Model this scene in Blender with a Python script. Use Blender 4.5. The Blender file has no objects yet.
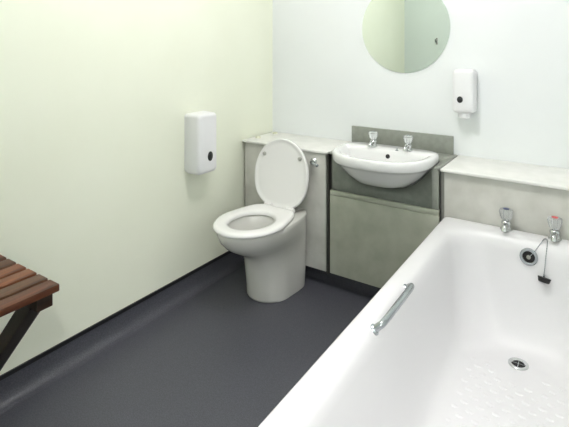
import bpy, bmesh, math, random
from mathutils import Vector, Matrix
random.seed(7)
PI = math.pi
C = bpy.context.scene.collection
S = bpy.context.scene

# ------------------------------------------------------------------ camera
FPX = 476.7                                  # focal length in pixels (569 px wide frame)
CAMX, CAMH = 1.88, 1.35
cd = bpy.data.cameras.new('camera')
cd.sensor_fit = 'HORIZONTAL'; cd.sensor_width = 36.0
cd.lens = FPX / 569.0 * 36.0
cd.shift_y = -(213.5 - 44.0) / 569.0         # verticals stay vertical: lens shift
cd.clip_start = 0.02
cam = bpy.data.objects.new('camera', cd); C.objects.link(cam)
cam.location = (CAMX, 0.0, CAMH)
cam.rotation_euler = (PI / 2, 0, math.radians(34.08))
S.camera = cam

# ------------------------------------------------------------------ world, exposure
w = bpy.data.worlds.new('world'); S.world = w; w.use_nodes = True
w.node_tree.nodes['Background'].inputs[0].default_value = (0.9, 0.95, 1.0, 1)
w.node_tree.nodes['Background'].inputs[1].default_value = 0.3
S.view_settings.view_transform = 'Standard'
S.view_settings.look = 'None'
S.view_settings.gamma = 1.0
S.view_settings.use_curve_mapping = False
S.view_settings.exposure = 0.22

# room dimensions
WX, BY, RY, CZ = 2.60, 2.634, 0.075, 2.60    # right wall, back wall, rear wall, ceiling
FY = 2.31                                    # front plane of the boxed-in units
LED = 0.757                                  # top of the ledge

LIGHT1 = (1.15, 1.42)
FILL_POS = (2.3, -0.50)  # unseen fill light, added to brighten the lower left wall through the doorway
LAMP1, FILL_LAMP = 61.0, 150.0                    # brightness of the bathroom ceiling lamp and the added lobby fill

# ------------------------------------------------------------------ materials
def lin(c):
    c /= 255.0
    return c / 12.92 if c <= 0.04045 else ((c + 0.055) / 1.055) ** 2.4
def rgb(r, g, b): return (lin(r), lin(g), lin(b), 1)
M = {}
def mat(name, col, rough=0.5, metal=0.0, spec=0.5, coat=0.0, trans=0.0):
    m = bpy.data.materials.new(name); m.use_nodes = True
    b = m.node_tree.nodes['Principled BSDF']
    b.inputs['Base Color'].default_value = col
    b.inputs['Roughness'].default_value = rough
    b.inputs['Metallic'].default_value = metal
    b.inputs['Specular IOR Level'].default_value = spec
    b.inputs['Coat Weight'].default_value = coat
    b.inputs['Coat Roughness'].default_value = 0.08
    b.inputs['Transmission Weight'].default_value = trans
    M[name] = m
    return m, m.node_tree, b
def noisy(name, c1, c2, scale, rough, lo=0.35, hi=0.65, detail=4, bump=0.0, bscale=None, stretch=None, spec=0.5, coat=0):
    m, nt, b = mat(name, c1, rough, spec=spec, coat=coat)
    tc = nt.nodes.new('ShaderNodeTexCoord')
    mp = nt.nodes.new('ShaderNodeMapping')
    if stretch: mp.inputs['Scale'].default_value = stretch
    nt.links.new(tc.outputs['Object'], mp.inputs['Vector'])
    n = nt.nodes.new('ShaderNodeTexNoise'); n.inputs['Scale'].default_value = scale; n.inputs['Detail'].default_value = detail
    nt.links.new(mp.outputs['Vector'], n.inputs['Vector'])
    r = nt.nodes.new('ShaderNodeValToRGB')
    r.color_ramp.elements[0].position = lo; r.color_ramp.elements[0].color = c1
    r.color_ramp.elements[1].position = hi; r.color_ramp.elements[1].color = c2
    nt.links.new(n.outputs['Fac'], r.inputs['Fac']); nt.links.new(r.outputs['Color'], b.inputs['Base Color'])
    if bump:
        n2 = nt.nodes.new('ShaderNodeTexNoise'); n2.inputs['Scale'].default_value = bscale or scale; n2.inputs['Detail'].default_value = 3
        nt.links.new(mp.outputs['Vector'], n2.inputs['Vector'])
        bp = nt.nodes.new('ShaderNodeBump'); bp.inputs['Strength'].default_value = bump; bp.inputs['Distance'].default_value = 0.002
        nt.links.new(n2.outputs['Fac'], bp.inputs['Height']); nt.links.new(bp.outputs['Normal'], b.inputs['Normal'])
    return m
noisy('paint_yellow', rgb(243, 247, 228), rgb(245, 249, 231), 3, 0.55, bump=0.08, bscale=180, spec=0.3)
noisy('paint_white', rgb(236, 240, 240), rgb(238, 242, 242), 3, 0.55, bump=0.08, bscale=180, spec=0.3)
noisy('paint_green', rgb(222, 232, 227), rgb(225, 235, 230), 3, 0.55, spec=0.3)
noisy('ceiling_white', rgb(244, 244, 241), rgb(246, 246, 243), 3, 0.7, spec=0.2)
noisy('vinyl', rgb(70, 71, 78), rgb(85, 86, 93), 260, 0.42, lo=0.42, hi=0.62, bump=0.05, bscale=300, spec=0.4)
mat('black_trim', rgb(22, 22, 26), 0.45)
noisy('laminate', rgb(192, 192, 184), rgb(208, 208, 201), 9, 0.42, bump=0.03, bscale=60)
noisy('laminate_green', rgb(170, 173, 157), rgb(186, 189, 174), 9, 0.42, bump=0.03, bscale=60)
noisy('laminate_pale', rgb(229, 230, 225), rgb(238, 238, 234), 12, 0.4)
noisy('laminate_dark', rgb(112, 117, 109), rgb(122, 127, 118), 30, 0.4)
noisy('laminate_mid', rgb(141, 145, 136), rgb(151, 155, 146), 30, 0.4)
mat('joint_dark', rgb(60, 60, 55), 0.6)
mat('steel_strip', rgb(150, 150, 143), 0.35, metal=0.4)
mat('ceramic', rgb(236, 237, 236), 0.12, coat=0.5)
mat('ceramic_pan', rgb(221, 221, 215), 0.14, coat=0.5)
mat('acrylic_white', rgb(226, 226, 227), 0.36, coat=0.0)
mat('seat_plastic', rgb(243, 243, 241), 0.25)
mat('plastic_white', rgb(238, 239, 240), 0.3)
mat('plastic_cream', rgb(226, 226, 205), 0.4)
mat('plastic_dark', rgb(40, 40, 42), 0.2)
mat('rubber_grey', rgb(176, 176, 168), 0.6)
mat('rubber_black', rgb(18, 18, 18), 0.5)
mat('chrome', rgb(205, 208, 208), 0.12, metal=1.0)
mat('chrome_soft', rgb(176, 182, 184), 0.22, metal=1.0)
mat('dark_hole', rgb(10, 10, 10), 0.7)
mat('mirror_glass', rgb(236, 242, 236), 0.015, metal=1.0)
mat('crystal', (0.93, 0.95, 0.95, 1), 0.06, trans=0.75)
mat('index_blue', rgb(70, 82, 120), 0.3)
mat('index_red', rgb(190, 80, 80), 0.3)
mat('water', (0.85, 0.88, 0.86, 1), 0.03, trans=0.6)
mat('door_paint', rgb(236, 236, 230), 0.4)
def wood(name, c1, c2):
    noisy(name, c1, c2, 5, 0.42, lo=0.3, hi=0.72, detail=6, bump=0.15, bscale=9, stretch=(14, 1.1, 14))
wood('teak_red', rgb(54, 26, 14), rgb(112, 62, 36))
wood('teak_brown', rgb(60, 36, 22), rgb(108, 72, 48))
wood('teak_warm', rgb(82, 42, 20), rgb(140, 82, 48))
wood('teak_dark', rgb(30, 18, 10), rgb(52, 32, 20))
for nm, st_ in (('lamp_diffuser', LAMP1), ('fill_diffuser_lobby', FILL_LAMP)):
    m, nt, b = mat(nm, (0.9, 0.9, 0.9, 1), 0.5)
    b.inputs['Emission Color'].default_value = (1, 0.965, 0.965, 1); b.inputs['Emission Strength'].default_value = st_

# ------------------------------------------------------------------ helpers
def tag(o, label=None, cat=None, group=None, kind=None):
    if label: o['label'] = label
    if cat: o['category'] = cat
    if group: o['group'] = group
    if kind: o['kind'] = kind
    return o
def thing(name, loc, label, cat, group=None):
    o = bpy.data.objects.new(name, None); C.objects.link(o); o.location = loc
    o.empty_display_size = 0.05
    return tag(o, label, cat, group)
def wloc(o):
    v = Vector((0, 0, 0))
    while o: v = v + Vector(o.location); o = o.parent
    return v
def link(name, me, m, parent=None, smooth=True, angle=40):
    if m: me.materials.append(M[m] if isinstance(m, str) else m)
    for p in me.polygons: p.use_smooth = smooth
    if smooth: me.set_sharp_from_angle(angle=math.radians(angle))
    # put the object's origin in the middle of its base
    if len(me.vertices):
        xs = [v.co.x for v in me.vertices]; ys = [v.co.y for v in me.vertices]; zs = [v.co.z for v in me.vertices]
        c = Vector(((min(xs) + max(xs)) / 2, (min(ys) + max(ys)) / 2, min(zs)))
    else: c = Vector((0, 0, 0))
    me.transform(Matrix.Translation(-c))
    o = bpy.data.objects.new(name, me); C.objects.link(o)
    o.parent = parent
    o.location = c - (wloc(parent) if parent else Vector((0, 0, 0)))
    return o
def from_bm(name, bm, m, parent=None, smooth=True, angle=40):
    bmesh.ops.recalc_face_normals(bm, faces=bm.faces[:])
    me = bpy.data.meshes.new(name); bm.to_mesh(me); bm.free()
    return link(name, me, m, parent, smooth, angle)
def add_box(bm, lo, hi, bevel=0.0, seg=2):
    r = bmesh.ops.create_cube(bm, size=1.0)
    vs = r['verts']
    for v in vs:
        v.co = Vector([(lo[i] + hi[i]) / 2 + v.co[i] * (hi[i] - lo[i]) for i in range(3)])
    if bevel:
        es = list({e for v in vs for e in v.link_edges})
        bmesh.ops.bevel(bm, geom=es, offset=bevel, segments=seg, profile=0.5, affect='EDGES')
def box(name, lo, hi, m, parent=None, bevel=0.0, seg=2):
    bm = bmesh.new(); add_box(bm, lo, hi, bevel, seg)
    return from_bm(name, bm, m, parent)
def add_loft(bm, rings, cap0=True, cap1=True):
    vr = [[bm.verts.new(p) for p in r] for r in rings]
    n = len(vr[0])
    for a, c in zip(vr[:-1], vr[1:]):
        for i in range(n):
            j = (i + 1) % n
            bm.faces.new((a[i], a[j], c[j], c[i]))
    if cap0: bm.faces.new(vr[0][::-1])
    if cap1: bm.faces.new(vr[-1])
def loft(name, rings, m, parent=None, cap0=True, cap1=True, angle=40):
    bm = bmesh.new(); add_loft(bm, rings, cap0, cap1)
    return from_bm(name, bm, m, parent, True, angle)
def frame(axis):
    a = Vector(axis).normalized()
    h = Vector((0, 0, 1)) if abs(a.z) < 0.9 else Vector((1, 0, 0))
    u = a.cross(h).normalized(); v = a.cross(u).normalized()
    return a, u, v
def add_lathe(bm, prof, origin, axis, n=24, cap0=True, cap1=True):
    """prof: list of (radius, distance along the axis)"""
    a, u, v = frame(axis); o = Vector(origin)
    rings = [[o + a * h + (u * math.cos(2 * PI * i / n) + v * math.sin(2 * PI * i / n)) * max(r, 1e-5) for i in range(n)] for r, h in prof]
    add_loft(bm, rings, cap0, cap1)
def lathe(name, prof, origin, axis, m, parent=None, n=24, angle=35):
    bm = bmesh.new(); add_lathe(bm, prof, origin, axis, n)
    return from_bm(name, bm, m, parent, True, angle)
def add_tube(bm, pts, r, n=10):
    pts = [Vector(p) for p in pts]
    rings = []
    u0 = None
    for i, p in enumerate(pts):
        d = (pts[min(i + 1, len(pts) - 1)] - pts[max(i - 1, 0)]).normalized()
        if u0 is None:
            _, u0, _ = frame(d)
        u0 = (u0 - d * u0.dot(d)).normalized(); v0 = d.cross(u0)
        rr = r[i] if isinstance(r, (list, tuple)) else r
        rings.append([p + (u0 * math.cos(2 * PI * k / n) + v0 * math.sin(2 * PI * k / n)) * rr for k in range(n)])
    add_loft(bm, rings)
def tube(name, pts, r, m, parent=None, n=10):
    bm = bmesh.new(); add_tube(bm, pts, r, n)
    return from_bm(name, bm, m, parent)
def smooth_path(pts, k=6):
    """Catmull-Rom through pts"""
    P = [Vector(p) for p in pts]; P = [2 * P[0] - P[1]] + P + [2 * P[-1] - P[-2]]
    out = []
    for i in range(1, len(P) - 2):
        for s in range(k):
            t = s / k
            out.append(0.5 * (2 * P[i] + (P[i + 1] - P[i - 1]) * t + (2 * P[i - 1] - 5 * P[i] + 4 * P[i + 1] - P[i + 2]) * t * t + (3 * P[i] - P[i - 1] - 3 * P[i + 1] + P[i + 2]) * t ** 3))
    out.append(P[-2])
    return out
def rrect(cx, cy, hx, hy, r, z, k=10):
    """rounded rectangle ring, counter-clockwise, k points per corner"""
    r = min(r, hx * 0.999, hy * 0.999)
    out = []
    for ci, (sx, sy) in enumerate(((1, 1), (-1, 1), (-1, -1), (1, -1))):
        for i in range(k + 1):
            a = ci * PI / 2 + i / k * PI / 2
            out.append(Vector((cx + sx * (hx - r) + r * math.cos(a), cy + sy * (hy - r) + r * math.sin(a), z)))
    return out
def struct(o):
    o['kind'] = 'structure'; return o

# ------------------------------------------------------------------ room shell
T = 0.10
DX0, DX1, DH = 1.50, 2.42, 2.05              # the doorway the picture is taken from
struct(box('floor', (-T, -1.4, -0.08), (WX + T, BY + T, 0.0), 'vinyl'))
struct(box('ceiling', (-T, -1.4, CZ), (WX + T, BY + T, CZ + 0.08), 'ceiling_white'))
struct(box('wall_left', (-T, RY - T, 0), (0, BY + T, CZ), 'paint_yellow'))
struct(box('wall_back', (0, BY, 0), (WX, BY + T, CZ), 'paint_white'))
struct(box('wall_right', (WX, -1.4, 0), (WX + T, BY + T, CZ), 'paint_white'))
bm = bmesh.new()
add_box(bm, (0, RY - T, 0), (DX0, RY, CZ)); add_box(bm, (DX1, RY - T, 0), (WX, RY, CZ)); add_box(bm, (DX0, RY - T, DH), (DX1, RY, CZ))
struct(from_bm('wall_rear', bm, 'paint_green', smooth=False))
bm = bmesh.new()                             # door lining and stop
add_box(bm, (DX0 - 0.05, RY, 0), (DX0, RY + 0.012, DH + 0.05)); add_box(bm, (DX1, RY, 0), (DX1 + 0.05, RY + 0.012, DH + 0.05))
add_box(bm, (DX0, RY, DH), (DX1, RY + 0.012, DH + 0.05))
struct(from_bm('trim_1', bm, 'door_paint', smooth=False))
struct(box('wall_lobby', (0.7, -1.5, 0), (WX + T, -1.4, CZ), 'paint_white'))
struct(box('wall_lobby_side', (0.6, -1.5, 0), (0.7, RY - T, CZ), 'paint_yellow'))

# coved vinyl skirting: swept profile (distance from wall, height)
def cove_profile(h, r):
    p = [(0.0, h), (0.004, h)]
    for i in range(9):
        a = i / 8 * PI / 2
        p.append((0.004 + r - r * math.cos(a) if False else 0.004 + r * (1 - math.cos(a)), r * (1 - math.sin(a)) + 0.0005))
    p += [(0.004 + r + 0.001, 0.0), (0.0, 0.0)]
    return p
def cove(name, a, b, inward, h=0.095, r=0.045):
    a = Vector(a); b = Vector(b); n = Vector(inward)
    bm = bmesh.new()
    rings = []
    for e in (a, b):
        rings.append([e + n * d + Vector((0, 0, z)) for d, z in cove_profile(h, r)])
    add_loft(bm, rings)
    o = struct(from_bm(name, bm, 'vinyl', angle=50))
    bm = bmesh.new()
    lo = Vector((min(a.x, b.x), min(a.y, b.y), h)); hi = Vector((max(a.x, b.x), max(a.y, b.y), h + 0.015))
    for i in range(2):
        if n[i] > 0: hi[i] += 0.008
        if n[i] < 0: lo[i] -= 0.008
    add_box(bm, lo, hi)
    from_bm('capping_strip', bm, 'black_trim', o)
    return o
cove('baseboard_left', (0, RY, 0), (0, FY + 0.11, 0), (1, 0, 0))
cove('baseboard_back', (0.05, FY + 0.112, 0), (1.235, FY + 0.112, 0), (0, -1, 0), h=0.075)
cove('baseboard_rear', (0.05, RY, 0), (DX0 - 0.05, RY, 0), (0, 1, 0))
cove('baseboard_right', (WX, RY, 0), (WX, FY, 0), (-1, 0, 0))

# ------------------------------------------------------------------ boxed-in units along the back wall
def ledge(parent, x0, x1, m='laminate_pale', name='ledge', y0=FY - 0.012, y1=BY):
    return box(name, (x0, y0, LED - 0.014), (x1, y1, LED), m, parent, 0.004, 3)
PB = 0.092                                   # underside of the panels
# cistern unit
cu = thing('cistern_unit', (0.305, 2.47, 0), 'pale grey laminate cistern boxing behind the toilet in the corner', 'cabinet')
box('front_panel', (0.022, FY, PB), (0.592, FY + 0.018, LED - 0.014), 'laminate', cu, 0.0015)
box('carcass', (0.004, FY + 0.022, PB), (0.606, BY - 0.002, LED - 0.016), 'joint_dark', cu)
box('plinth', (0.004, FY + 0.113, 0.0), (0.606, BY - 0.002, PB), 'joint_dark', cu)
ledge(cu, 0.008, 0.606)
box('edge_strip', (0.594, FY + 0.006, PB - 0.012), (0.606, FY + 0.02, LED - 0.014), 'joint_dark', cu)
# flush lever
lv = lathe('flush_lever', [(0.021, 0), (0.021, 0.004), (0.016, 0.010), (0.011, 0.014), (0.011, 0.022), (0.0, 0.024)], (0.515, FY, 0.690), (0, -1, 0), 'chrome', cu)
tube('lever_arm', smooth_path([(0.515, FY - 0.020, 0.690), (0.527, FY - 0.030, 0.690), (0.545, FY - 0.034, 0.684), (0.562, FY - 0.034, 0.678)], 4), [0.007] * 9 + [0.008, 0.010, 0.010, 0.007], 'chrome_soft', lv)
for (x, y) in ((0.055, 2.40), (0.062, 2.575)):
    lathe('screw_cap', [(0.017, 0), (0.017, 0.006), (0.013, 0.011), (0.0, 0.013)], (x, y, LED), (0, 0, 1), 'plastic_cream', cu, n=18)

# basin unit
vu = thing('basin_unit', (0.91, 2.47, 0), 'grey laminate basin boxing with darker upper band and splashback strip', 'cabinet')
VX0, VX1, SEAM = 0.618, 1.212, 0.548
box('plinth', (0.612, FY + 0.113, 0.0), (1.222, BY - 0.002, PB), 'joint_dark', vu)
for x in (0.612, 1.212):
    box('side_board', (x, FY + 0.022, PB), (x + 0.010, BY - 0.002, LED - 0.016), 'joint_dark', vu)
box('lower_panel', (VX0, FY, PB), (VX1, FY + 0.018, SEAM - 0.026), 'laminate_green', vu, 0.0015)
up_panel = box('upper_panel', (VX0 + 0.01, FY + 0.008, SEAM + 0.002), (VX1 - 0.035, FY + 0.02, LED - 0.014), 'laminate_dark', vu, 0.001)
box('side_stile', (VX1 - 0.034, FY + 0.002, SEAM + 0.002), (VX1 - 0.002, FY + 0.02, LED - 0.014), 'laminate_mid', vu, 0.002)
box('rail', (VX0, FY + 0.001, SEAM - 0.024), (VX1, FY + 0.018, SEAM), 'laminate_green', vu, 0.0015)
w_top = ledge(vu, 0.610, 1.218, 'laminate_mid', 'worktop', FY + 0.002)
box('splashback', (0.60, BY - 0.018, LED), (1.197, BY, 0.855), 'laminate_mid', vu, 0.002)

# bath boxing
bu = thing('bath_boxing', (1.9, 2.47, 0), 'pale grey laminate pipe boxing with ledge behind the bath taps', 'cabinet')
box('front_panel', (1.237, FY, 0.10), (WX - 0.004, FY + 0.018, LED - 0.014), 'laminate', bu, 0.0015)
box('carcass', (1.226, FY + 0.02, 0.0), (WX - 0.004, BY - 0.004, LED - 0.016), 'joint_dark', bu)
ledge(bu, 1.2235, WX - 0.002, y0=FY - 0.02, y1=BY - 0.001)
box('edge_strip', (1.222, FY + 0.003, 0.10), (1.236, FY + 0.019, LED - 0.014), 'steel_strip', bu)

# ------------------------------------------------------------------ bath
BX, BHX = 1.617, 0.366
BY0, BY1 = 0.61, FY - 0.009
BCY, BHY = (BY0 + BY1) / 2, (BY1 - BY0) / 2
RIM = 0.538
bt = thing('bathtub', (BX, BCY, 0), 'white bathtub with chrome grab handle and plug on a chain', 'bathtub')
def br(hx, hy, r, z, dy=0.0): return rrect(BX, BCY + dy, hx, hy, r, z, 12)
BOT = 0.135
rings = [br(BHX - 0.004, BHY - 0.003, 0.02, RIM - 0.045), br(BHX, BHY, 0.024, RIM - 0.04), br(BHX, BHY, 0.024, RIM - 0.012),
         br(BHX - 0.004, BHY - 0.004, 0.024, RIM - 0.003), br(BHX - 0.012, BHY - 0.012, 0.026, RIM),
         br(BHX - 0.034, BHY - 0.055, 0.07, RIM - 0.001), br(BHX - 0.050, BHY - 0.076, 0.10, RIM - 0.005), br(BHX - 0.064, BHY - 0.092, 0.12, RIM - 0.015), br(BHX - 0.074, BHY - 0.102, 0.13, RIM - 0.032),
         br(BHX - 0.081, BHY - 0.109, 0.135, RIM - 0.06), br(BHX - 0.089, BHY - 0.118, 0.14, RIM - 0.12),
         br(BHX - 0.102, BHY - 0.138, 0.15, RIM - 0.22), br(BHX - 0.117, BHY - 0.165, 0.155, BOT + 0.10),
         br(BHX - 0.132, BHY - 0.19, 0.155, BOT + 0.055), br(BHX - 0.15, BHY - 0.215, 0.15, BOT + 0.025),
         br(BHX - 0.175, BHY - 0.245, 0.13, BOT + 0.008), br(BHX - 0.20, BHY - 0.27, 0.11, BOT + 0.001), br(BHX - 0.23, BHY - 0.30, 0.09, BOT), br(0.06, BHY - 0.42, 0.05, BOT)]
bm = bmesh.new(); add_loft(bm, rings, cap0=False, cap1=True)
from_bm('tub', bm, 'acrylic_white', bt, angle=60)
bm = bmesh.new()
add_box(bm, (BX - BHX + 0.014, BY0 + 0.02, 0.0), (BX - BHX + 0.030, BY1, RIM - 0.036), 0.002)
from_bm('side_panel', bm, 'acrylic_white', bt)
bm = bmesh.new(); add_box(bm, (BX + BHX - 0.030, BY0 + 0.02, 0.0), (BX + BHX - 0.014, BY1, RIM - 0.036), 0.002)
from_bm('side_panel', bm, 'acrylic_white', bt)
box('end_panel', (BX - BHX + 0.031, BY0 + 0.014, 0.0), (BX + BHX - 0.031, BY0 + 0.030, RIM - 0.036), 'acrylic_white', bt, 0.002)
# raised slip-resistant pips on the floor of the bath
bm = bmesh.new()
for r_ in range(20):
    for c_ in range(7):
        x = BX + (c_ - 3) * 0.050 + (0.0125 if r_ % 2 else -0.0125)
        y = 1.935 - r_ * 0.036
        if abs(x - BX) > 0.165 or (abs(x - BX) < 0.07 and y > 1.88): continue
        q = []
        for rad, z in ((1.0, 0.0), (0.88, 0.0020), (0.62, 0.0028)):
            q.append([Vector((x + 0.0135 * rad * math.cos(2 * PI * i / 12), y + 0.0085 * rad * math.sin(2 * PI * i / 12), BOT - 0.0003 + z)) for i in range(12)])
        add_loft(bm, q, cap0=False)
tag(from_bm('anti_slip_pips', bm, 'acrylic_white', bt), kind='stuff')
# waste
wx, wy = 1.606, 1.995
ws = lathe('waste', [(0.036, 0), (0.036, 0.003), (0.033, 0.005), (0.025, 0.004), (0.022, 0.001), (0.0, 0.001)], (wx, wy, BOT), (0, 0, 1), 'chrome', bt)
bm = bmesh.new(); add_lathe(bm, [(0.023, 0.0012), (0.0, 0.0014)], (wx, wy, BOT), (0, 0, 1), 24, True, False)
from_bm('drain_hole', bm, 'dark_hole', ws)
bm = bmesh.new()
add_box(bm, (wx - 0.022, wy - 0.001, BOT + 0.001), (wx + 0.022, wy + 0.001, BOT + 0.003)); add_box(bm, (wx - 0.001, wy - 0.022, BOT + 0.001), (wx + 0.001, wy + 0.022, BOT + 0.0029))
from_bm('drain_cross', bm, 'chrome_soft', ws)
# overflow on the sloping end wall
OV = Vector((1.620, 2.187, 0.474)); ON = Vector((0, -1, 0.13)).normalized()
ov = lathe('overflow', [(0.034, -0.014), (0.034, 0.003), (0.031, 0.006), (0.024, 0.006), (0.021, 0.003), (0.0, 0.003)], OV, ON, 'chrome_soft', bt)
lathe('overflow_hole', [(0.021, 0.003), (0.018, 0.0045), (0.0, 0.0045)], OV, ON, 'dark_hole', ov)
lathe('overflow_boss', [(0.008, 0.004), (0.008, 0.008), (0.005, 0.010), (0.0, 0.010)], OV, ON, 'steel_strip', ov, n=16)
# plug on a bead chain draped over the rim
pth = smooth_path([(OV.x + 0.006, OV.y - 0.010, OV.z + 0.008), (1.645, 2.196, 0.505), (1.664, 2.218, RIM - 0.004), (1.672, 2.240, RIM + 0.003), (1.682, 2.240, RIM + 0.003), (1.685, 2.214, RIM - 0.006), (1.682, 2.192, 0.49), (1.679, 2.184, 0.45), (1.676, 2.178, 0.420)], 5)
bm = bmesh.new(); add_tube(bm, pth, 0.0014, 6)
L = 0.0
for a, c in zip(pth[:-1], pth[1:]):
    n_ = max(1, int((c - a).length / 0.006))
    for i in range(n_):
        bmesh.ops.create_icosphere(bm, subdivisions=1, radius=0.0026, matrix=Matrix.Translation(a.lerp(c, i / n_)))
from_bm('chain', bm, 'chrome_soft', bt)
PL = (1.676, 2.166, 0.394)
pg = lathe('plug', [(0.0, -0.001), (0.019, 0.0), (0.021, 0.004), (0.0225, 0.012), (0.024, 0.014), (0.024, 0.018), (0.0, 0.020)], PL, (0.12, 0.30, 0.9), 'rubber_black', bt)
lathe('plug_ring', [(0.004, 0.017), (0.004, 0.030), (0.0, 0.031)], PL, (0.05, 0.15, 0.95), 'chrome_soft', pg, n=10)
# grab handle on the inside of the left rim
def handle():
    x, y0, y1, z = 1.313, 1.300, 1.578, RIM - 0.022
    pts = smooth_path([(x, y0, z), (x + 0.014, y0 + 0.003, z + 0.014), (x + 0.024, y0 + 0.022, z + 0.022), (x + 0.026, (y0 + y1) / 2, z + 0.024),
                       (x + 0.024, y1 - 0.022, z + 0.022), (x + 0.014, y1 - 0.003, z + 0.014), (x, y1, z)], 6)
    o = tube('grab_handle', pts, 0.0105, 'chrome_soft', bt, 12)
    for y in (y0, y1):
        lathe('handle_foot', [(0.016, -0.006), (0.016, 0.005), (0.013, 0.009), (0.0105, 0.011)], (x, y, z), (0.75, 0, 0.66), 'chrome_soft', o, n=18)
handle()

def pillar_tap(parent, x, y, z, index, s=1.0, spout=(0, -1)):
    """squat chrome pillar tap with a wide clear flared head"""
    sp = Vector((spout[0], spout[1], 0)).normalized()
    bm = bmesh.new()
    add_lathe(bm, [(0.024 * s, 0), (0.024 * s, 0.005 * s), (0.019 * s, 0.009 * s), (0.0175 * s, 0.024 * s), (0.020 * s, 0.030 * s), (0.017 * s, 0.036 * s), (0.010 * s, 0.040 * s), (0.010 * s, 0.046 * s)], (x, y, z), (0, 0, 1), 20)
    p = Vector((x, y, z))
    add_tube(bm, smooth_path([p + Vector((0, 0, 0.020 * s)), p + sp * 0.026 * s + Vector((0, 0, 0.025 * s)), p + sp * 0.044 * s + Vector((0, 0, 0.021 * s)), p + sp * 0.052 * s + Vector((0, 0, 0.008 * s))], 4), 0.0115 * s, 12)
    t = from_bm('tap', bm, 'chrome', parent)
    n = 16
    rings = []
    for r, h in ((0.012, 0.042), (0.019, 0.045), (0.025, 0.058), (0.0285, 0.078), (0.0265, 0.084), (0.015, 0.086)):
        rings.append([Vector((x + r * s * (1.0 if i % 2 else 0.86) * math.cos(2 * PI * i / n), y + r * s * (1.0 if i % 2 else 0.86) * math.sin(2 * PI * i / n), z + h * s)) for i in range(n)])
    hd = loft('tap_head', rings, 'crystal', t, angle=20)
    lathe('tap_index', [(0.012 * s, 0.0855 * s), (0.012 * s, 0.0875 * s), (0.009 * s, 0.0890 * s), (0.0, 0.0893 * s)], (x, y, z), (0, 0, 1), index, t, n=16)
    return t
pillar_tap(bt, 1.522, 2.276, RIM - 0.002, 'index_blue', 1.06)
pillar_tap(bt, 1.708, 2.276, RIM - 0.002, 'index_red', 1.06)

bt.rotation_euler.z = 0.012; bt.location.x += 0.002

# ------------------------------------------------------------------ basin
bs = thing('wash_basin', (0.915, 2.30, 0.60), 'white semi-recessed wash basin with two crystal-headed taps', 'wash basin')
BCX = 0.928
def dring(a, yb, yf, z, n=56, pb=0.42, pf=0.81, ym=2.335):
    """D outline: squarer at the back, rounded at the front"""
    out = []
    for i in range(n):
        th = 2 * PI * i / n
        c, s_ = math.cos(th), math.sin(th)
        if s_ >= 0:
            x = a * math.copysign(abs(c) ** pb, c); y = ym + (yb - ym) * abs(s_) ** pb
        else:
            x = a * math.copysign(abs(c) ** pf, c); y = ym - (ym - yf) * abs(s_) ** pf
        out.append(Vector((BCX + x, y, z)))
    return out
BR = 0.80
rings = [dring(0.05, 2.44, 2.32, 0.620, ym=2.39), dring(0.10, 2.445, 2.26, 0.627, ym=2.38), dring(0.152, 2.44, 2.188, 0.652, ym=2.36), dring(0.198, 2.448, 2.145, 0.692, ym=2.35), dring(0.230, 2.456, 2.114, 0.732),
         dring(0.242, 2.460, 2.100, 0.747), dring(0.252, 2.466, 2.086, 0.751), dring(0.257, 2.468, 2.081, 0.760), dring(0.258, 2.468, 2.080, 0.788), dring(0.255, 2.466, 2.084, 0.797), dring(0.249, 2.462, 2.090, BR),
         dring(0.226, 2.36, 2.112, BR - 0.002), dring(0.220, 2.350, 2.120, BR - 0.008), dring(0.212, 2.345, 2.128, BR - 0.024),
         dring(0.195, 2.34, 2.148, BR - 0.07), dring(0.155, 2.325, 2.18, BR - 0.11, ym=2.30), dring(0.10, 2.31, 2.215, BR - 0.135, ym=2.28), dring(0.03, 2.28, 2.25, BR - 0.14, ym=2.265)]
loft('bowl', rings, 'ceramic', bs, angle=70)
# cut the basin's opening out of the worktop and the upper panel
cut = loft('cutter', [[Vector((BCX + (p.x - BCX) * 1.012, 2.30 + (p.y - 2.30) * 1.012, p.z - 0.003)) for p in r] for r in rings[:9]] + [[Vector((p.x, p.y, 0.9)) for p in rings[8]]], None, None)
for o in (w_top, up_panel):
    md = o.modifiers.new('cut', 'BOOLEAN'); md.operation = 'DIFFERENCE'; md.object = cut; md.solver = 'EXACT'
    bpy.context.view_layer.update()
    me = bpy.data.meshes.new_from_object(o.evaluated_get(bpy.context.evaluated_depsgraph_get()))
    o.modifiers.clear(); o.data = me
bpy.data.objects.remove(cut)
pillar_tap(bs, 0.839, 2.392, BR - 0.001, 'chrome_soft', 0.92)
pillar_tap(bs, 1.031, 2.392, BR - 0.001, 'chrome_soft', 0.92)
oh = lathe('overflow_hole', [(0.0115, -0.004), (0.0115, 0.002), (0.009, 0.0035), (0.0, 0.0035)], (0.940, 2.3445, BR - 0.032), (0, -1, 0.2), 'dark_hole', bs, n=16)
lathe('chain_stay', [(0.010, 0.0), (0.010, 0.002), (0.004, 0.004), (0.004, 0.012), (0.0, 0.013)], (0.978, 2.372, BR - 0.003), (0, 0, 1), 'chrome_soft', bs, n=14)
lathe('waste', [(0.032, 0), (0.032, 0.003), (0.024, 0.004), (0.0, 0.002)], (BCX, 2.265, BR - 0.141), (0, 0, 1), 'chrome', bs)

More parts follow.
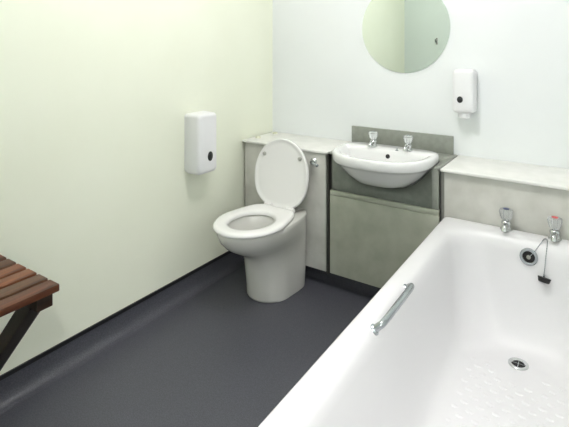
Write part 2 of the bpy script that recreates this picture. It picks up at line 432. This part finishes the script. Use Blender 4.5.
# ------------------------------------------------------------------ toilet
TX = 0.351
to = thing('toilet', (TX, 2.12, 0), 'white back-to-wall toilet with raised lid in the corner', 'toilet')
def tring(a, yf, z, yb=FY - 0.004, ym=2.06, n=56, pb=0.5, ab=None, pf=1.0):
    """egg outline: elliptical front, squarer back; ab = half width at the very back"""
    out = []
    ab = a if ab is None else ab
    for i in range(n):
        th = 2 * PI * i / n
        c, s_ = math.cos(th), math.sin(th)
        if s_ >= 0:
            f = abs(s_) ** pb
            aa = a + (ab - a) * f
            x = aa * math.copysign(abs(c) ** 0.30, c); y = ym + (yb - ym) * f
        else:
            x = a * math.copysign(abs(c) ** pf, c); y = ym - (ym - yf) * abs(s_) ** pf
        out.append(Vector((TX + x, y, z)))
    return out
def hole(a, y0, y1, z, n=56):
    return [Vector((TX + a * math.cos(2 * PI * i / n), (y0 + y1) / 2 + (y1 - y0) / 2 * math.sin(2 * PI * i / n), z)) for i in range(n)]
rings = [tring(0.126, 1.99, 0.0, ym=2.12, ab=0.141), tring(0.128, 1.985, 0.012, ym=2.12, ab=0.143), tring(0.127, 1.984, 0.06, ym=2.12, ab=0.146), tring(0.131, 1.976, 0.12, ym=2.12, ab=0.149), tring(0.132, 1.970, 0.17, ym=2.11, ab=0.150),
         tring(0.130, 1.955, 0.22, ym=2.10, ab=0.155), tring(0.136, 1.915, 0.262, ym=2.09, ab=0.156), tring(0.146, 1.850, 0.292, ym=2.07, ab=0.157), tring(0.163, 1.800, 0.325, ym=2.05, ab=0.158),
         tring(0.173, 1.770, 0.355, ym=2.02, ab=0.159), tring(0.178, 1.755, 0.39, ym=2.0, ab=0.16), tring(0.177, 1.755, 0.408, ym=2.0, ab=0.16), tring(0.172, 1.76, 0.414, ym=2.0, ab=0.156),
         hole(0.128, 1.81, 2.11, 0.414), hole(0.120, 1.82, 2.10, 0.406), hole(0.116, 1.83, 2.09, 0.37), hole(0.10, 1.86, 2.08, 0.31), hole(0.075, 1.92, 2.06, 0.26), hole(0.04, 1.96, 2.03, 0.23)]
loft('pan', rings, 'ceramic_pan', to, angle=75)
lathe('water', [(0.078, 0), (0.0, 0.0005)], (TX, 1.985, 0.272), (0, 0, 1), 'water', to)
def srow(k, z):          # seat outline scaled about its own spine
    return tring(0.186 * 1.0 - k, 1.738 + k, z, yb=2.20 - k, ym=1.965, pb=0.62, ab=0.142)
def hrow(k, z): return hole(0.113 - k, 1.818 + k, 2.095 - k, z)
rings = [hrow(0.0, 0.416), srow(0.010, 0.416), srow(0.002, 0.420), srow(0.0, 0.427), srow(0.004, 0.435), srow(0.014, 0.439), srow(0.03, 0.440),
         hrow(-0.018, 0.439), hrow(-0.005, 0.435), hrow(0.0, 0.427)]
bm = bmesh.new()
vr = [[bm.verts.new(p) for p in r] for r in rings]; vr.append(vr[0])
for a, c in zip(vr[:-1], vr[1:]):
    for i in range(56):
        j = (i + 1) % 56
        bm.faces.new((a[i], a[j], c[j], c[i]))
from_bm('seat', bm, 'seat_plastic', to, angle=60)
# raised lid, leaning back against the boxing
TILT = math.radians(8.5)
HB = Vector((TX - 0.014, 2.217, 0.418))
def lidpt(x, s, d):      # x across, s up along the lid, d out towards the room
    up = Vector((0, math.sin(TILT), math.cos(TILT))); out = Vector((0, -math.cos(TILT), math.sin(TILT)))
    return HB + Vector((x, 0, 0)) + up * s + out * d
def lidring(k, d, n=56):
    out = []
    sm, L1 = 0.19, 0.392
    for i in range(n):
        th = 2 * PI * i / n
        c, s_ = math.cos(th), math.sin(th)
        a = 0.184 - k
        if s_ >= 0: x, s = a * c, sm + (L1 - sm - k) * s_
        else: x, s = a * math.copysign(abs(c) ** 0.85, c), sm - (sm - k) * abs(s_) ** 0.78
        out.append(lidpt(x, s, d))
    return out
lid = loft('lid', [lidring(0.03, -0.012), lidring(0.006, -0.010), lidring(0.0, -0.004), lidring(0.0, 0.006), lidring(0.004, 0.010), lidring(0.012, 0.010), lidring(0.018, 0.006), lidring(0.035, 0.005)], 'seat_plastic', to, angle=60)
for sx in (-1, 1):
    p = lidpt(sx * 0.122, 0.292, 0.004); ax = lidpt(0, 0, 1) - lidpt(0, 0, 0)
    lathe('buffer', [(0.011, 0), (0.011, 0.009), (0.008, 0.013), (0.0, 0.013)], p, ax, 'rubber_grey', lid, n=14)
    lathe('hinge', [(0.012, 0), (0.012, 0.05), (0.0, 0.051)], (TX + sx * 0.075 - 0.025, 2.207, 0.430), (1, 0, 0), 'seat_plastic', to, n=14)

# ------------------------------------------------------------------ mirror
mr = thing('round_mirror', (0.922, BY, 1.18), 'round frameless mirror on the white wall above the basin', 'mirror')
MC = (0.922, BY - 0.001, 1.443)
bm = bmesh.new(); add_lathe(bm, [(0.259, 0), (0.259, 0.004), (0.2575, 0.006)], MC, (0, -1, 0), 96)
from_bm('glass', bm, 'mirror_glass', mr, smooth=False)

# coat hook on the rear wall (seen in the mirror)
hk = thing('coat_hook', (0.36, RY, 1.36), 'small grey metal coat hook seen reflected in the round mirror', 'hook')
box('back_plate', (0.350, RY, 1.345), (0.370, RY + 0.006, 1.415), 'steel_strip', hk, 0.002)
tube('hook_arm', smooth_path([(0.36, RY + 0.004, 1.375), (0.36, RY + 0.03, 1.365), (0.36, RY + 0.05, 1.375), (0.36, RY + 0.055, 1.40)], 5), 0.0065, 'chrome_soft', hk)

# ------------------------------------------------------------------ dispensers
def dispenser(name, base, axis_out, axis_w, wd, ht, dp, label, spots, nozzle=False, cr=0.022, cat='dispenser'):
    """wall dispenser: base = bottom centre on the wall; rounded front cover, dark window, optional nozzle"""
    o_, w_ = Vector(axis_out), Vector(axis_w); B = Vector(base)
    t = thing(name, base, label, cat)
    def P(a, d, z): return B + w_ * a + o_ * d + Vector((0, 0, z))
    def ring(d, k, r, taper=0.0):
        rr = rrect(0, ht / 2, wd / 2 - k, ht / 2 - k, r, 0, 6)
        return [P(p.x, d + 0.0 * p.y, p.y) for p in rr]
    loft('back_plate', [ring(0.001, 0.004, cr), ring(0.018, 0.004, cr)], 'plastic_white', t)
    loft('cover', [ring(0.020, 0.001, cr), ring(0.022, 0.0, cr), ring(dp * 0.84, 0.002, cr), ring(dp * 0.93, 0.005, cr), ring(dp * 0.98, 0.011, cr * 0.9), ring(dp, 0.022, cr * 0.6)], 'plastic_white', t, angle=50)
    for (a, z, rx, rz) in spots:
        n = 24
        q = [[P(a + rx * f * math.cos(2 * PI * i / n), d, z + rz * f * math.sin(2 * PI * i / n)) for i in range(n)] for f, d in ((1.12, dp - 0.006), (1.12, dp + 0.002), (1.0, dp + 0.003), (1.0, dp + 0.001), (0.01, dp + 0.003))]
        win = loft('window', q[:3], 'plastic_dark', t)
        loft('window_lens', [[p for p in q[3]], [P(a + rx * 0.6 * math.cos(2 * PI * i / n), dp + 0.0045, z + rz * 0.6 * math.sin(2 * PI * i / n)) for i in range(n)]], 'plastic_dark', win)
    if nozzle:
        q = []
        for f, zz in ((0.7, -0.026), (1.0, -0.022), (1.0, -0.004), (0.9, 0.002)):
            q.append([P(0.030 * f * math.cos(2 * PI * i / 20), dp * 0.58 + 0.026 * f * math.sin(2 * PI * i / 20), zz) for i in range(20)])
        loft('push_button', q, 'plastic_white', t)
    return t
dispenser('tissue_dispenser', (0, 1.888, 0.655), (1, 0, 0), (0, 1, 0), 0.148, 0.325, 0.112, 'white toilet tissue dispenser with dark window on the yellowish wall', [(0.012, 0.092, 0.017, 0.023)])
dispenser('soap_dispenser', (1.266, BY, 0.992), (0, -1, 0), (1, 0, 0), 0.108, 0.228, 0.10, 'white soap dispenser with dark round window on the wall beside mirror', [(-0.012, 0.072, 0.013, 0.015)], nozzle=True, cr=0.02)

# ------------------------------------------------------------------ slatted fold-down seat on the left wall
se = thing('slatted_seat', (0.0, 0.6, 0.14), 'brown slatted wooden fold-down seat on the wall at the left edge', 'seat')
SZ, SY1, SY0 = 0.573, 0.872, 0.26
pitch, sw, st = 0.0685, 0.0565, 0.024
for i in range(6):
    x0 = 0.012 + i * pitch
    box('slat', (x0, SY0, SZ - st), (x0 + sw, SY1, SZ), ('teak_red', 'teak_brown', 'teak_warm', 'teak_warm', 'teak_brown', 'teak_red')[i], se, 0.004, 2)
for y in (SY1 - 0.070, SY0 + 0.04):
    box('bearer', (0.02, y, SZ - st - 0.042), (0.402, y + 0.052, SZ - st), 'teak_dark', se, 0.003)
    bm = bmesh.new()
    a, c = Vector((0.342, y + 0.026, SZ - st - 0.030)), Vector((0.040, y + 0.026, 0.180))
    d = (c - a).normalized(); nn = Vector((d.z, 0, -d.x)); hw, ht = 0.026, 0.024
    add_loft(bm, [[p + Vector((0, 1, 0)) * hw * u + nn * ht * v for u, v in ((1, 1), (-1, 1), (-1, -1), (1, -1))] for p in (a, c)])
    from_bm('strut', bm, 'teak_dark', se, smooth=False)
box('wall_rail', (0.0, SY0 + 0.04, 0.145), (0.03, SY1 - 0.043, 0.205), 'teak_dark', se, 0.003)
box('wall_rail', (0.0, SY0 + 0.01, SZ - st - 0.05), (0.02, SY1 - 0.02, SZ - st - 0.001), 'teak_dark', se, 0.003)

# ------------------------------------------------------------------ bathroom ceiling light and added lobby fill
for (x, y), lab, dm in ((LIGHT1, 'round opal ceiling light above the middle of the bathroom', 'lamp_diffuser'), (FILL_POS, 'added unseen round fill light in the lobby behind the doorway', 'fill_diffuser_lobby')):
    t = thing('ceiling_light', (x, y, CZ), lab, 'lamp', 'round ceiling lights')
    lathe('lamp_base', [(0.16, 0), (0.16, 0.03), (0.15, 0.035), (0.0, 0.036)], (x, y, CZ), (0, 0, -1), 'plastic_white', t, n=40)
    lathe('diffuser', [(0.135, 0.036), (0.15, 0.06), (0.15, 0.09), (0.135, 0.13), (0.10, 0.16), (0.05, 0.175), (0.0, 0.178)], (x, y, CZ), (0, 0, -1), dm, t, n=32)
